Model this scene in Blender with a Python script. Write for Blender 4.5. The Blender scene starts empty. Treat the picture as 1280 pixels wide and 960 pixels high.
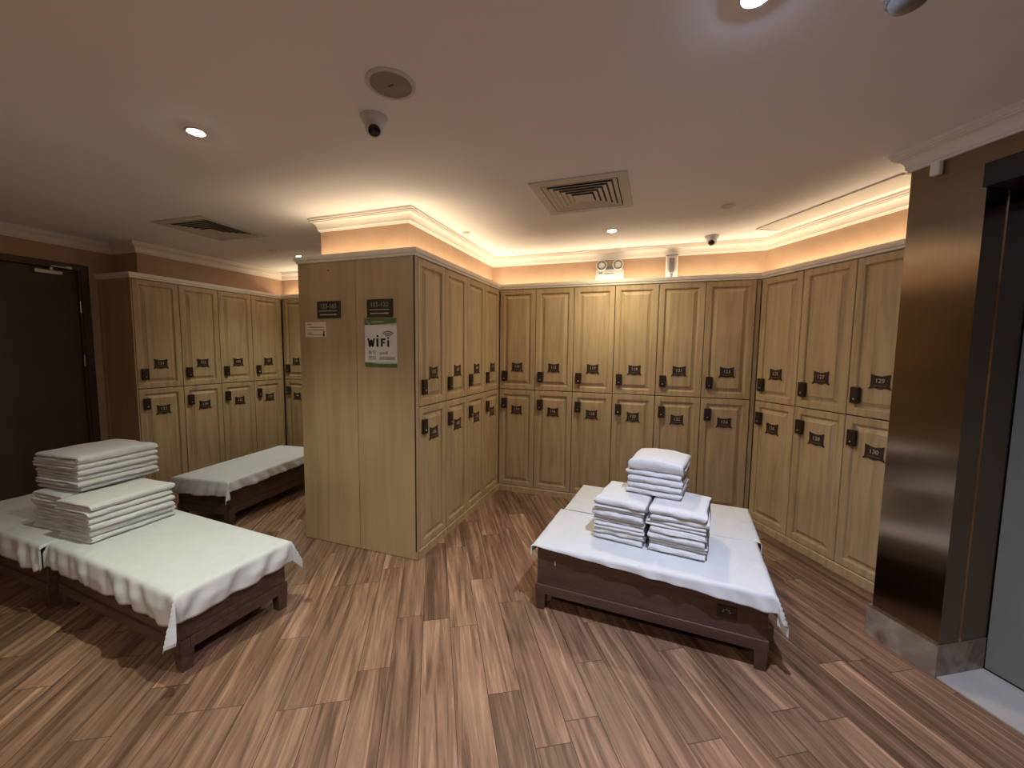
import bpy, bmesh, math, random
from mathutils import Vector, Matrix, noise

SC = bpy.context.scene
COL = SC.collection
PI = math.pi
CEIL = 2.567

# ------------------------------------------------------------------ materials
def new_mat(name):
    m = bpy.data.materials.new(name)
    m.use_nodes = True
    nt = m.node_tree
    b = nt.nodes['Principled BSDF']
    return m, nt, b

def N(nt, typ, **kw):
    n = nt.nodes.new(typ)
    for k, v in kw.items():
        setattr(n, k, v)
    return n

def plain(name, col, rough=0.6, metal=0.0, noise_amt=0.06, noise_scale=6.0, bump=0.0, bump_scale=200.0, spec=None):
    m, nt, b = new_mat(name)
    b.inputs['Roughness'].default_value = rough
    b.inputs['Metallic'].default_value = metal
    if spec is not None:
        b.inputs['Specular IOR Level'].default_value = spec
    tc = N(nt, 'ShaderNodeTexCoord')
    ns = N(nt, 'ShaderNodeTexNoise')
    ns.inputs['Scale'].default_value = noise_scale
    ns.inputs['Detail'].default_value = 4
    nt.links.new(tc.outputs['Object'], ns.inputs['Vector'])
    cr = N(nt, 'ShaderNodeValToRGB')
    lo = [max(0, c * (1 - noise_amt)) for c in col]
    hi = [min(1, c * (1 + noise_amt)) for c in col]
    cr.color_ramp.elements[0].position = 0.35
    cr.color_ramp.elements[1].position = 0.65
    cr.color_ramp.elements[0].color = (*lo, 1)
    cr.color_ramp.elements[1].color = (*hi, 1)
    nt.links.new(ns.outputs['Fac'], cr.inputs['Fac'])
    nt.links.new(cr.outputs['Color'], b.inputs['Base Color'])
    if bump > 0:
        n2 = N(nt, 'ShaderNodeTexNoise')
        n2.inputs['Scale'].default_value = bump_scale
        n2.inputs['Detail'].default_value = 3
        nt.links.new(tc.outputs['Object'], n2.inputs['Vector'])
        bp = N(nt, 'ShaderNodeBump')
        bp.inputs['Strength'].default_value = bump
        bp.inputs['Distance'].default_value = 0.004
        nt.links.new(n2.outputs['Fac'], bp.inputs['Height'])
        nt.links.new(bp.outputs['Normal'], b.inputs['Normal'])
    return m

def emit_mat(name, col, strength):
    m, nt, b = new_mat(name)
    b.inputs['Base Color'].default_value = (*col, 1)
    b.inputs['Emission Color'].default_value = (*col, 1)
    b.inputs['Emission Strength'].default_value = strength
    return m

def wood_mat(name, dark, mid, light, scale=(26, 26, 1.6), rough=0.5, obj_random=True):
    """straight grained timber, grain along local z"""
    m, nt, b = new_mat(name)
    L = nt.links.new
    tc = N(nt, 'ShaderNodeTexCoord')
    oi = N(nt, 'ShaderNodeObjectInfo')
    mul = N(nt, 'ShaderNodeVectorMath', operation='SCALE')
    mul.inputs[0].default_value = (13.1, 7.7, 5.3)
    L(oi.outputs['Random'], mul.inputs['Scale'])
    add = N(nt, 'ShaderNodeVectorMath', operation='ADD')
    L(tc.outputs['Object'], add.inputs[0])
    if obj_random:
        L(mul.outputs[0], add.inputs[1])
    mp = N(nt, 'ShaderNodeMapping')
    mp.inputs['Scale'].default_value = scale
    L(add.outputs[0], mp.inputs['Vector'])
    n1 = N(nt, 'ShaderNodeTexNoise')
    n1.inputs['Scale'].default_value = 1.0
    n1.inputs['Detail'].default_value = 6
    n1.inputs['Roughness'].default_value = 0.6
    n1.inputs['Distortion'].default_value = 0.6
    L(mp.outputs[0], n1.inputs['Vector'])
    cr = N(nt, 'ShaderNodeValToRGB')
    e = cr.color_ramp.elements
    e[0].position = 0.28; e[0].color = (*dark, 1)
    e[1].position = 0.75; e[1].color = (*light, 1)
    k = e.new(0.5); k.color = (*mid, 1)
    L(n1.outputs['Fac'], cr.inputs['Fac'])
    n3 = N(nt, 'ShaderNodeTexNoise')
    n3.inputs['Scale'].default_value = 2.2
    L(add.outputs[0], n3.inputs['Vector'])
    mr = N(nt, 'ShaderNodeMapRange')
    mr.inputs['To Min'].default_value = 0.84
    mr.inputs['To Max'].default_value = 1.14
    L(n3.outputs['Fac'], mr.inputs['Value'])
    hs = N(nt, 'ShaderNodeHueSaturation')
    L(cr.outputs['Color'], hs.inputs['Color'])
    L(mr.outputs[0], hs.inputs['Value'])
    L(hs.outputs['Color'], b.inputs['Base Color'])
    b.inputs['Roughness'].default_value = rough
    bp = N(nt, 'ShaderNodeBump')
    bp.inputs['Strength'].default_value = 0.08
    bp.inputs['Distance'].default_value = 0.003
    L(n1.outputs['Fac'], bp.inputs['Height'])
    L(bp.outputs['Normal'], b.inputs['Normal'])
    return m

def floor_mat():
    m, nt, b = new_mat('wood_plank_floor')
    L = nt.links.new
    W, LEN = 0.15, 0.92
    tc = N(nt, 'ShaderNodeTexCoord')
    mp = N(nt, 'ShaderNodeMapping')
    mp.inputs['Rotation'].default_value = (0, 0, math.radians(59.73))   # planks run along x after turning
    mp.inputs['Location'].default_value = (20.3, 20.02, 0)
    L(tc.outputs['Object'], mp.inputs['Vector'])
    sx = N(nt, 'ShaderNodeSeparateXYZ')
    L(mp.outputs[0], sx.inputs[0])
    def M(op, a, bb=None):
        n = N(nt, 'ShaderNodeMath', operation=op)
        for i, v in enumerate((a, bb)):
            if v is None: continue
            if isinstance(v, (int, float)): n.inputs[i].default_value = v
            else: L(v, n.inputs[i])
        return n.outputs[0]
    v = M('DIVIDE', sx.outputs['Y'], W)
    row = M('FLOOR', v); vf = M('FRACT', v)
    wr = N(nt, 'ShaderNodeTexWhiteNoise', noise_dimensions='1D')
    L(row, wr.inputs['W'])
    u = M('ADD', M('DIVIDE', sx.outputs['X'], LEN), M('MULTIPLY', wr.outputs['Value'], 7.3))
    col = M('FLOOR', u); uf = M('FRACT', u)
    cid = N(nt, 'ShaderNodeCombineXYZ')
    L(row, cid.inputs[0]); L(col, cid.inputs[1])
    wn = N(nt, 'ShaderNodeTexWhiteNoise', noise_dimensions='3D')
    L(cid.outputs[0], wn.inputs['Vector'])
    # streaky grain, shifted per plank
    off = N(nt, 'ShaderNodeVectorMath', operation='SCALE')
    L(wn.outputs['Color'], off.inputs[0]); off.inputs['Scale'].default_value = 31.0
    add = N(nt, 'ShaderNodeVectorMath', operation='ADD')
    L(mp.outputs[0], add.inputs[0]); L(off.outputs[0], add.inputs[1])
    mp2 = N(nt, 'ShaderNodeMapping'); mp2.inputs['Scale'].default_value = (1.5, 26, 1)
    L(add.outputs[0], mp2.inputs['Vector'])
    g = N(nt, 'ShaderNodeTexNoise'); g.inputs['Scale'].default_value = 1.0
    g.inputs['Detail'].default_value = 7; g.inputs['Roughness'].default_value = 0.62; g.inputs['Distortion'].default_value = 0.9
    L(mp2.outputs[0], g.inputs['Vector'])
    cr = N(nt, 'ShaderNodeValToRGB')
    e = cr.color_ramp.elements
    e[0].position = 0.27; e[0].color = (0.072, 0.036, 0.020, 1)
    e[1].position = 0.74; e[1].color = (0.50, 0.295, 0.185, 1)
    k = e.new(0.42); k.color = (0.165, 0.090, 0.054, 1)
    k = e.new(0.58); k.color = (0.295, 0.168, 0.103, 1)
    L(g.outputs['Fac'], cr.inputs['Fac'])
    mr = N(nt, 'ShaderNodeMapRange'); mr.inputs['To Min'].default_value = 0.68; mr.inputs['To Max'].default_value = 1.28
    L(wn.outputs['Value'], mr.inputs['Value'])
    hs = N(nt, 'ShaderNodeHueSaturation'); hs.inputs['Saturation'].default_value = 1.0
    L(cr.outputs['Color'], hs.inputs['Color']); L(mr.outputs[0], hs.inputs['Value'])
    # joints
    dv = M('MULTIPLY', M('MINIMUM', vf, M('SUBTRACT', 1.0, vf)), W)
    du = M('MULTIPLY', M('MINIMUM', uf, M('SUBTRACT', 1.0, uf)), LEN)
    dj = M('MINIMUM', dv, du)
    jr = N(nt, 'ShaderNodeMapRange'); jr.inputs['From Min'].default_value = 0.0006; jr.inputs['From Max'].default_value = 0.0022
    L(dj, jr.inputs['Value'])
    mx = N(nt, 'ShaderNodeMix', data_type='RGBA')
    mx.inputs[6].default_value = (0.045, 0.026, 0.017, 1)
    L(jr.outputs[0], mx.inputs[0]); L(hs.outputs['Color'], mx.inputs[7])
    L(mx.outputs[2], b.inputs['Base Color'])
    b.inputs['Roughness'].default_value = 0.42
    b.inputs['Specular IOR Level'].default_value = 0.35
    bp = N(nt, 'ShaderNodeBump'); bp.inputs['Strength'].default_value = 0.25; bp.inputs['Distance'].default_value = 0.002
    hh = M('ADD', jr.outputs[0], M('MULTIPLY', g.outputs['Fac'], 0.4))
    L(hh, bp.inputs['Height']); L(bp.outputs['Normal'], b.inputs['Normal'])
    return m

def steel_mat():
    m, nt, b = new_mat('brushed_bronze_steel')
    L = nt.links.new
    tc = N(nt, 'ShaderNodeTexCoord')
    mp = N(nt, 'ShaderNodeMapping'); mp.inputs['Scale'].default_value = (90, 90, 1.2)
    L(tc.outputs['Object'], mp.inputs['Vector'])
    g = N(nt, 'ShaderNodeTexNoise'); g.inputs['Scale'].default_value = 4; g.inputs['Detail'].default_value = 4
    L(mp.outputs[0], g.inputs['Vector'])
    cr = N(nt, 'ShaderNodeValToRGB')
    cr.color_ramp.elements[0].color = (0.25, 0.195, 0.14, 1)
    cr.color_ramp.elements[1].color = (0.32, 0.255, 0.185, 1)
    L(g.outputs['Fac'], cr.inputs['Fac']); L(cr.outputs['Color'], b.inputs['Base Color'])
    b.inputs['Metallic'].default_value = 1.0
    b.inputs['Roughness'].default_value = 0.21
    b.inputs['Anisotropic'].default_value = 0.8
    b.inputs['Anisotropic Rotation'].default_value = 0.0
    tg = N(nt, 'ShaderNodeTangent', direction_type='RADIAL', axis='Z')
    L(tg.outputs[0], b.inputs['Tangent'])
    return m

def marble_mat():
    m, nt, b = new_mat('brown_marble')
    L = nt.links.new
    tc = N(nt, 'ShaderNodeTexCoord')
    g = N(nt, 'ShaderNodeTexNoise'); g.inputs['Scale'].default_value = 5; g.inputs['Detail'].default_value = 8
    g.inputs['Distortion'].default_value = 2.2
    L(tc.outputs['Object'], g.inputs['Vector'])
    cr = N(nt, 'ShaderNodeValToRGB')
    e = cr.color_ramp.elements
    e[0].position = 0.3; e[0].color = (0.13, 0.10, 0.075, 1)
    e[1].position = 0.7; e[1].color = (0.36, 0.30, 0.235, 1)
    L(g.outputs['Fac'], cr.inputs['Fac']); L(cr.outputs['Color'], b.inputs['Base Color'])
    b.inputs['Roughness'].default_value = 0.25
    return m

M_OAK = wood_mat('light_oak', (0.34, 0.232, 0.112), (0.46, 0.328, 0.172), (0.53, 0.392, 0.215))
M_OAKP = wood_mat('light_oak_panel', (0.38, 0.252, 0.128), (0.45, 0.305, 0.162), (0.49, 0.34, 0.19), scale=(12, 12, 0.7))
M_DARK = wood_mat('dark_bench_wood', (0.055, 0.029, 0.022), (0.085, 0.047, 0.036), (0.125, 0.072, 0.056), scale=(3, 30, 30), rough=0.36)
M_BLACKGAP = plain('dark_carcass', (0.06, 0.035, 0.018), 0.8)
M_FLOOR = floor_mat()
M_CEIL = plain('white_ceiling_paint', (0.87, 0.865, 0.87), 0.9, noise_amt=0.02, noise_scale=1.5)
M_WALLP = plain('tan_wallpaper', (0.44, 0.295, 0.195), 0.85, noise_amt=0.04, noise_scale=9)
M_PLASTER = plain('white_moulding', (0.78, 0.745, 0.68), 0.6, noise_amt=0.02)
M_CREAM = plain('cream_moulding', (0.86, 0.785, 0.645), 0.55, noise_amt=0.03)
M_STEEL = steel_mat()
M_MARBLE = marble_mat()
M_THRESH = plain('pale_stone_threshold', (0.48, 0.45, 0.41), 0.35, noise_amt=0.08)
M_GREY = plain('grey_door_paint', (0.20, 0.19, 0.17), 0.55, noise_amt=0.04)
M_DOOR = plain('dark_brown_door', (0.062, 0.049, 0.037), 0.5, noise_amt=0.10, noise_scale=3)
M_DOORFR = wood_mat('dark_door_frame', (0.045, 0.026, 0.018), (0.065, 0.04, 0.027), (0.085, 0.052, 0.036), rough=0.35)
M_BLACK = plain('black_metal', (0.012, 0.011, 0.011), 0.35)
M_CHROME = plain('satin_metal', (0.62, 0.60, 0.57), 0.28, metal=1.0)
M_LOCK = plain('dark_brown_lock', (0.028, 0.013, 0.009), 0.32)
M_PLATE = plain('dark_bronze_plate', (0.035, 0.017, 0.010), 0.40)
M_DIGIT = plain('pale_lettering', (0.55, 0.47, 0.36), 0.5)
M_SIGNFACE = plain('sign_dark_face', (0.050, 0.036, 0.026), 0.3)
M_SIGNBAR = plain('sign_grey_lettering', (0.36, 0.31, 0.24), 0.4)
M_WHITEPL = plain('white_plastic', (0.62, 0.61, 0.58), 0.45, noise_amt=0.02)
M_GREYPL = plain('grey_speaker_mesh', (0.30, 0.28, 0.245), 0.7, noise_amt=0.05, noise_scale=80, bump=0.3, bump_scale=500)
M_GREYMID = plain('dim_grey_plastic', (0.20, 0.19, 0.18), 0.5)
M_GLASSBLK = plain('black_dome', (0.010, 0.009, 0.009), 0.12)
M_PAPER = plain('white_paper', (0.66, 0.63, 0.56), 0.6, noise_amt=0.02)
M_CARD = plain('cream_card', (0.70, 0.57, 0.40), 0.6, noise_amt=0.02)
M_GREEN = plain('green_print', (0.10, 0.14, 0.05), 0.5, noise_amt=0.25, noise_scale=14)
M_PALEGRN = plain('pale_green_print', (0.36, 0.42, 0.24), 0.5)
M_INK = plain('black_ink', (0.02, 0.018, 0.015), 0.6)
M_INK2 = plain('grey_ink', (0.16, 0.14, 0.11), 0.6)
M_VENTDK = plain('vent_shadow', (0.10, 0.09, 0.08), 0.9)
M_VENT = plain('vent_white', (0.62, 0.59, 0.53), 0.6, noise_amt=0.02)
M_TOWEL = plain('white_terry', (0.67, 0.67, 0.665), 1.0, noise_amt=0.03, noise_scale=60, bump=0.35, bump_scale=700, spec=0.1)
M_SHEET = plain('white_cotton', (0.645, 0.655, 0.655), 0.75, noise_amt=0.02, noise_scale=12, bump=0.10, bump_scale=400, spec=0.2)
M_LAMPW = emit_mat('lamp_lens_warm', (1.0, 0.94, 0.80), 220)
M_LAMPC = emit_mat('lamp_lens_cool', (0.50, 0.66, 1.0), 1000)
M_LENSOFF = plain('unlit_lens', (0.72, 0.66, 0.55), 0.3)

# ------------------------------------------------------------------ mesh helpers
def bm_obj(name, bm, mats, parent=None, smooth=None, loc=None, rotz=0.0):
    me = bpy.data.meshes.new(name)
    bmesh.ops.recalc_face_normals(bm, faces=bm.faces)
    bm.to_mesh(me); bm.free()
    for m in (mats if isinstance(mats, (list, tuple)) else [mats]):
        me.materials.append(m)
    if smooth is not None:
        for p in me.polygons: p.use_smooth = True
        me.set_sharp_from_angle(angle=math.radians(smooth))
    o = bpy.data.objects.new(name, me)
    COL.objects.link(o)
    if parent is not None: o.parent = parent
    if loc is not None: o.location = loc
    if rotz: o.rotation_euler = (0, 0, rotz)
    return o

def box(bm, x0, x1, y0, y1, z0, z1, bev=0.0, mi=0, M=None, seg=2):
    r = bmesh.ops.create_cube(bm, size=1.0)
    vs = r['verts']
    for v in vs:
        v.co = Vector((x0 + (v.co.x + .5) * (x1 - x0), y0 + (v.co.y + .5) * (y1 - y0), z0 + (v.co.z + .5) * (z1 - z0)))
    fs = set(f for v in vs for f in v.link_faces)
    if bev > 0:
        es = list(set(e for v in vs for e in v.link_edges))
        rr = bmesh.ops.bevel(bm, geom=es, offset=bev, segments=seg, profile=0.5, affect='EDGES')
        vs = list(set(v for f in rr['faces'] for v in f.verts) | set(v for v in vs if v.is_valid))
        fs = set(f for v in vs for f in v.link_faces)
    for f in fs: f.material_index = mi
    if M is not None:
        for v in vs: v.co = M @ v.co
    return vs

def lathe(bm, prof, seg=32, mi=0, M=None, caps=True):
    """prof: list of (r,z)"""
    rings = []
    for r, z in prof:
        if r < 1e-6:
            rings.append([bm.verts.new((0, 0, z))])
        else:
            rings.append([bm.verts.new((r * math.cos(2 * PI * i / seg), r * math.sin(2 * PI * i / seg), z)) for i in range(seg)])
    fs = []
    for a, b in zip(rings, rings[1:]):
        for i in range(seg):
            j = (i + 1) % seg
            if len(a) == 1 and len(b) == 1: continue
            if len(a) == 1: fs.append(bm.faces.new((a[0], b[i], b[j])))
            elif len(b) == 1: fs.append(bm.faces.new((a[i], a[j], b[0])))
            else: fs.append(bm.faces.new((a[i], a[j], b[j], b[i])))
    if caps:
        for rg in (rings[0], rings[-1]):
            if len(rg) > 1: fs.append(bm.faces.new(rg))
    for f in fs: f.material_index = mi
    if M is not None:
        for rg in rings:
            for v in rg: v.co = M @ v.co

def prism(bm, pts, z0, z1, mi=0, M=None):
    """polygon in xy pulled along z"""
    a = [bm.verts.new((p[0], p[1], z0)) for p in pts]
    b = [bm.verts.new((p[0], p[1], z1)) for p in pts]
    n = len(pts)
    fs = [bm.faces.new(a), bm.faces.new(b)]
    for i in range(n):
        fs.append(bm.faces.new((a[i], a[(i + 1) % n], b[(i + 1) % n], b[i])))
    for f in fs: f.material_index = mi
    if M is not None:
        for v in a + b: v.co = M @ v.co

def sweep(bm, path, prof, closed_prof=True, mi=0):
    """mitred sweep: path 2D points, room on the right side; prof (offset to the room, z)"""
    P = [Vector(p) for p in path]
    n = len(P)
    dirs = [(P[i + 1] - P[i]).normalized() for i in range(n - 1)]
    rn = [Vector((d.y, -d.x)) for d in dirs]
    rings = []
    for i in range(n):
        if i == 0: m = rn[0]
        elif i == n - 1: m = rn[-1]
        else:
            m = rn[i - 1] + rn[i]
            m = m / (1 + rn[i - 1].dot(rn[i]))
        rings.append([bm.verts.new((P[i].x + m.x * o, P[i].y + m.y * o, z)) for o, z in prof])
    k = len(prof)
    for a, b in zip(rings, rings[1:]):
        for j in range(k if closed_prof else k - 1):
            jj = (j + 1) % k
            f = bm.faces.new((a[j], a[jj], b[jj], b[j])); f.material_index = mi
    if closed_prof:
        bm.faces.new(rings[0]); bm.faces.new(list(reversed(rings[-1])))

def empty(name, loc, rotz=0.0):
    o = bpy.data.objects.new(name, None)
    o.empty_display_size = 0.05
    COL.objects.link(o)
    o.location = loc; o.rotation_euler = (0, 0, rotz)
    return o

def tag(o, label=None, cat=None, group=None, kind=None):
    if label: o['label'] = label
    if cat: o['category'] = cat
    if group: o['group'] = group
    if kind: o['kind'] = kind
    return o

def struct(o, label=None, cat=None):
    o['kind'] = 'structure'
    if label: o['label'] = label
    if cat: o['category'] = cat
    return o

_txt = {}
def text_bm(bm, s, size, M, mi=0, depth=0.0008, align='CENTER'):
    """add lettering (as mesh) lying in local xy, thickness +z, placed by M"""
    key = (s, size, align, depth)
    if key not in _txt:
        cu = bpy.data.curves.new('lettering', 'FONT')
        cu.body = s; cu.size = size; cu.align_x = align; cu.align_y = 'CENTER'
        cu.extrude = depth / 2; cu.resolution_u = 3
        o = bpy.data.objects.new('lettering', cu)
        COL.objects.link(o)
        dg = bpy.context.evaluated_depsgraph_get()
        me = bpy.data.meshes.new_from_object(o.evaluated_get(dg))
        vs = [v.co.copy() for v in me.vertices]; fs = [tuple(p.vertices) for p in me.polygons]
        bpy.data.objects.remove(o); bpy.data.curves.remove(cu); bpy.data.meshes.remove(me)
        _txt[key] = (vs, fs)
    vs, fs = _txt[key]
    nv = [bm.verts.new(M @ v) for v in vs]
    for f in fs:
        try:
            ff = bm.faces.new([nv[i] for i in f]); ff.material_index = mi
        except ValueError:
            pass

def ordinal(i):
    return ['first', 'second', 'third', 'fourth', 'fifth', 'sixth', 'seventh', 'eighth'][i]

# facing matrix: local xy drawing plane -> stands upright on a face seen from -y   (x right, y up, z towards viewer)
def upright(x, y, z):
    return Matrix.Translation((x, y, z)) @ Matrix.Rotation(PI / 2, 4, 'X')

# ------------------------------------------------------------------ plan
ANG_C = math.radians(-59.73)
UC = Vector((math.cos(ANG_C), math.sin(ANG_C))); NC = Vector((-math.sin(ANG_C), math.cos(ANG_C)))
C0 = Vector((0.877, 4.067))
def pc(u, n): 
    p = C0 + UC * u + NC * n
    return (p.x, p.y)
XA, XD, XE, YE, YB = -1.576, -4.691, -2.631, 2.438, 4.067
XLW = -5.2
W = 0.4

# ------------------------------------------------------------------ shell
bm = bmesh.new(); box(bm, -5.4, 5.2, -2.6, 5.0, -0.08, 0.0)
struct(bm_obj('floor', bm, M_FLOOR))
bm = bmesh.new(); box(bm, -5.4, 5.2, -2.6, 5.0, CEIL, CEIL + 0.1)
struct(bm_obj('ceiling', bm, M_CEIL))
# left wall, door opening y 1.36..2.30
bm = bmesh.new()
box(bm, -5.35, XLW, -2.5, 1.34, 0, CEIL); box(bm, -5.35, XLW, 2.36, 4.75, 0, CEIL); box(bm, -5.35, XLW, 1.34, 2.36, 2.315, CEIL)
struct(bm_obj('wall_left', bm, M_WALLP))
bm = bmesh.new(); box(bm, -5.2, -4.825, 2.565, 4.2, 2.2, CEIL)           # bulkhead over the far left lockers
struct(bm_obj('wall_far_left', bm, M_WALLP))
# back wall with the bulkhead over the lockers, and the bulkhead over the island
bm = bmesh.new()
box(bm, -5.2, 1.6, 4.62, 4.75, 0, CEIL)
box(bm, -4.825, 0.927, 4.2, 4.62, 2.2, CEIL)
struct(bm_obj('wall_back', bm, M_WALLP))
bm = bmesh.new(); box(bm, XE + 0.105, XA - 0.135, YE + 0.135, 4.2, 2.2, CEIL)
struct(bm_obj('wall_island', bm, M_WALLP))
# bulkhead above the angled right lockers
bm = bmesh.new()
prism(bm, [(0.927, 4.2), pc(1.6, 0.11), pc(1.6, 0.5), pc(-0.1, 0.62), (0.927, 4.62)], 2.2, CEIL)
prism(bm, [pc(-0.2, 0.52), pc(1.6, 0.52), pc(1.6, 0.62), pc(-0.2, 0.62)], 0, CEIL)
struct(bm_obj('wall_angled', bm, M_WALLP))
# steel clad pillar with the door jamb, wall over and past the doorway
PU0, PU1, PN, PN2 = 1.392, 1.688, -0.440, -0.145
bm = bmesh.new()
prism(bm, [pc(PU0, PN), pc(PU1, PN), pc(PU1, -0.318), pc(PU1 - 0.006, -0.314), pc(PU1 - 0.006, -0.306), pc(PU1, -0.302), pc(PU1, PN2), pc(PU1, 0.60), pc(PU0, 0.60)], 0.0, CEIL)
struct(bm_obj('wall_pillar', bm, M_STEEL))
bm = bmesh.new()
prism(bm, [pc(PU1, PN), pc(7.3, PN), pc(7.3, -0.2), pc(PU1, -0.2)], 2.385, CEIL)
prism(bm, [pc(2.62, PN), pc(7.3, PN), pc(7.3, -0.2), pc(2.62, -0.2)], 0, 2.385)
struct(bm_obj('wall_right', bm, M_STEEL))
bm = bmesh.new(); box(bm, -5.4, 5.2, -2.6, -2.45, 0, CEIL)
struct(bm_obj('wall_front', bm, M_WALLP))
bm = bmesh.new()
prism(bm, [pc(PU0 - 0.02, PN - 0.012), pc(PU1 + 0.006, PN - 0.012), pc(PU1 + 0.006, PN2), pc(PU1 - 0.05, PN2), pc(PU1 - 0.05, PN + 0.05), pc(PU0 - 0.02, PN + 0.05)], 0, 0.163)
prism(bm, [pc(PU0 - 0.02, PN - 0.013), pc(PU1 + 0.007, PN - 0.013), pc(PU1 + 0.007, PN2), pc(PU1 - 0.05, PN2), pc(PU1 - 0.05, PN + 0.05), pc(PU0 - 0.02, PN + 0.05)], 0.163, 0.167, mi=1)
struct(bm_obj('baseboard_pillar', bm, [M_MARBLE, M_CHROME]))
bm = bmesh.new()
prism(bm, [pc(PU1 + 0.006, PN - 0.0), pc(2.62, PN), pc(2.62, PN2), pc(PU1 + 0.006, PN2)], 0, 0.006)
struct(bm_obj('floor_threshold', bm, M_THRESH))
# grey door leaf in the steel doorway
d2 = empty('door_2', (*pc(PU1, PN2 + 0.01), 0.008), ANG_C)
bm = bmesh.new(); box(bm, 0.004, 0.93, 0, 0.045, 0.0, 2.26, 0.002)
bm_obj('door_leaf', bm, M_GREY, d2)
bm = bmesh.new(); box(bm, 0.85, 0.87, -0.03, 0.0, 0.9, 1.2, 0.004)
bm_obj('handle', bm, M_CHROME, d2)
struct(d2)
bm = bmesh.new()
prism(bm, [pc(PU1 - 0.010, PN - 0.008), pc(2.64, PN - 0.008), pc(2.64, PN2 + 0.08), pc(PU1 + 0.001, PN2 + 0.08), pc(PU1 + 0.001, PN - 0.0005), pc(PU1 - 0.010, PN - 0.0005)], 2.285, 2.385)
struct(bm_obj('trim_1', bm, M_BLACK))

# cornice under the ceiling
Z0 = 2.468
prof = [(-0.004, Z0), (0.010, Z0), (0.012, Z0 + 0.010), (0.018, Z0 + 0.013)]
for i in range(9):
    t = i / 8
    prof.append((0.018 + 0.034 * (1 - math.cos(t * PI / 2)), Z0 + 0.016 + 0.048 * math.sin(t * PI / 2)))
prof += [(0.052, Z0 + 0.070), (0.060, Z0 + 0.072), (0.060, Z0 + 0.082), (0.066, Z0 + 0.084), (0.066, CEIL + 0.001), (-0.004, CEIL + 0.001)]
bm = bmesh.new()
sweep(bm, [(XLW, -2.45), (XLW, 2.565), (-4.825, 2.565), (-4.825, 4.2), (XE + 0.105, 4.2), (XE + 0.105, YE + 0.135), (XA - 0.135, YE + 0.135),
           (XA - 0.135, 4.2), (0.927, 4.2), pc(PU0, 0.11), pc(PU0, PN), pc(7.2, PN)], prof)
struct(bm_obj('trim_2', bm, M_PLASTER, smooth=25))
# small white bracket hanging from the cornice on the pillar
M = Matrix.Translation((*pc(PU0 + 0.115, PN), 0)) @ Matrix.Rotation(ANG_C, 4, 'Z')
bm = bmesh.new()
box(bm, -0.02, 0.02, -0.03, -0.001, 2.405, 2.468, 0.006, M=M)
tag(bm_obj('sensor_bracket', bm, M_PLASTER, smooth=40), 'small white sensor tab under the cornice on the steel pillar', 'sensor')

# pale ledge moulding along the top of the lockers
tprof = [(-0.035, 2.198), (0.006, 2.198), (0.010, 2.204), (0.010, 2.214), (0.018, 2.218), (0.022, 2.228), (0.022, 2.250), (0.012, 2.252), (-0.004, 2.252), (-0.004, 2.206), (-0.035, 2.206)]
lock_path = [(XLW, YE - 0.006), (XD, YE - 0.006), (XD, YB), (XE, YB), (XE, YE), (XA, YE), (XA, YB), (0.877, YB), pc(1.62, 0)]
bm = bmesh.new(); sweep(bm, lock_path, tprof)
struct(bm_obj('trim_3', bm, M_CREAM, smooth=25))
# plinth below the lockers
pprof = [(-0.03, 0.0), (0.006, 0.0), (0.006, 0.058), (0.0, 0.064), (-0.03, 0.064)]
bm = bmesh.new(); sweep(bm, [(XD, YE), (XD, YB), (XE, YB), (XE, YE + 0.02)], pprof)
sweep(bm, [(XA, YE + 0.02), (XA, YB), (0.877, YB), pc(1.62, 0)], pprof)
struct(bm_obj('baseboard_lockers', bm, M_OAK))
# filler strips in the locker corners
bm = bmesh.new()
prism(bm, [(XA - 0.012, YE + 0.0), (XA - 0.002, YE), (XA - 0.002, YE + 0.038), (XA - 0.012, YE + 0.038)], 0.066, 2.198)
prism(bm, [(0.846, YB + 0.012), (0.877, YB + 0.012), (0.877, YB + 0.03), (0.846, YB + 0.03)], 0.066, 2.198)
prism(bm, [(XD + 0.0, YB + 0.012), (XD + 0.024, YB + 0.012), (XD + 0.024, YB + 0.03), (XD, YB + 0.03)], 0.066, 2.198)
prism(bm, [(XD - 0.03, YB - 0.03), (XD - 0.012, YB - 0.03), (XD - 0.012, YB), (XD - 0.03, YB)], 0.066, 2.198)
prism(bm, [pc(1.208, 0.004), pc(1.392, 0.004), pc(1.392, 0.02), pc(1.208, 0.02)], 0.066, 2.198)
struct(bm_obj('trim_4', bm, M_OAK))

# ------------------------------------------------------------------ lockers
def door_bm(w, h):
    bm = bmesh.new()
    g = 0.0028
    rings = [(g, 0.020), (g, 0.0025), (g + 0.003, 0.0), (0.050, 0.0), (0.053, 0.003), (0.056, 0.004), (0.058, 0.013), (0.068, 0.015), (0.074, 0.0135), (0.096, 0.0035), (0.098, 0.0005), (0.102, 0.0005)]
    prev = None; first = None
    for ins, y in rings:
        x0, x1, z0, z1 = ins, w - ins, ins, h - ins
        cur = [bm.verts.new(p) for p in ((x0, y, z0), (x1, y, z0), (x1, y, z1), (x0, y, z1))]
        if prev:
            for i in range(4):
                j = (i + 1) % 4
                bm.faces.new((prev[i], prev[j], cur[j], cur[i]))
        else: first = cur
        prev = cur
    bm.faces.new(prev); bm.faces.new(list(reversed(first)))
    return bm

def body_bm(w, h, d):
    bm = bmesh.new()
    box(bm, 0.001, w - 0.001, 0.0215, d, 0.0, h)
    return bm

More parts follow.
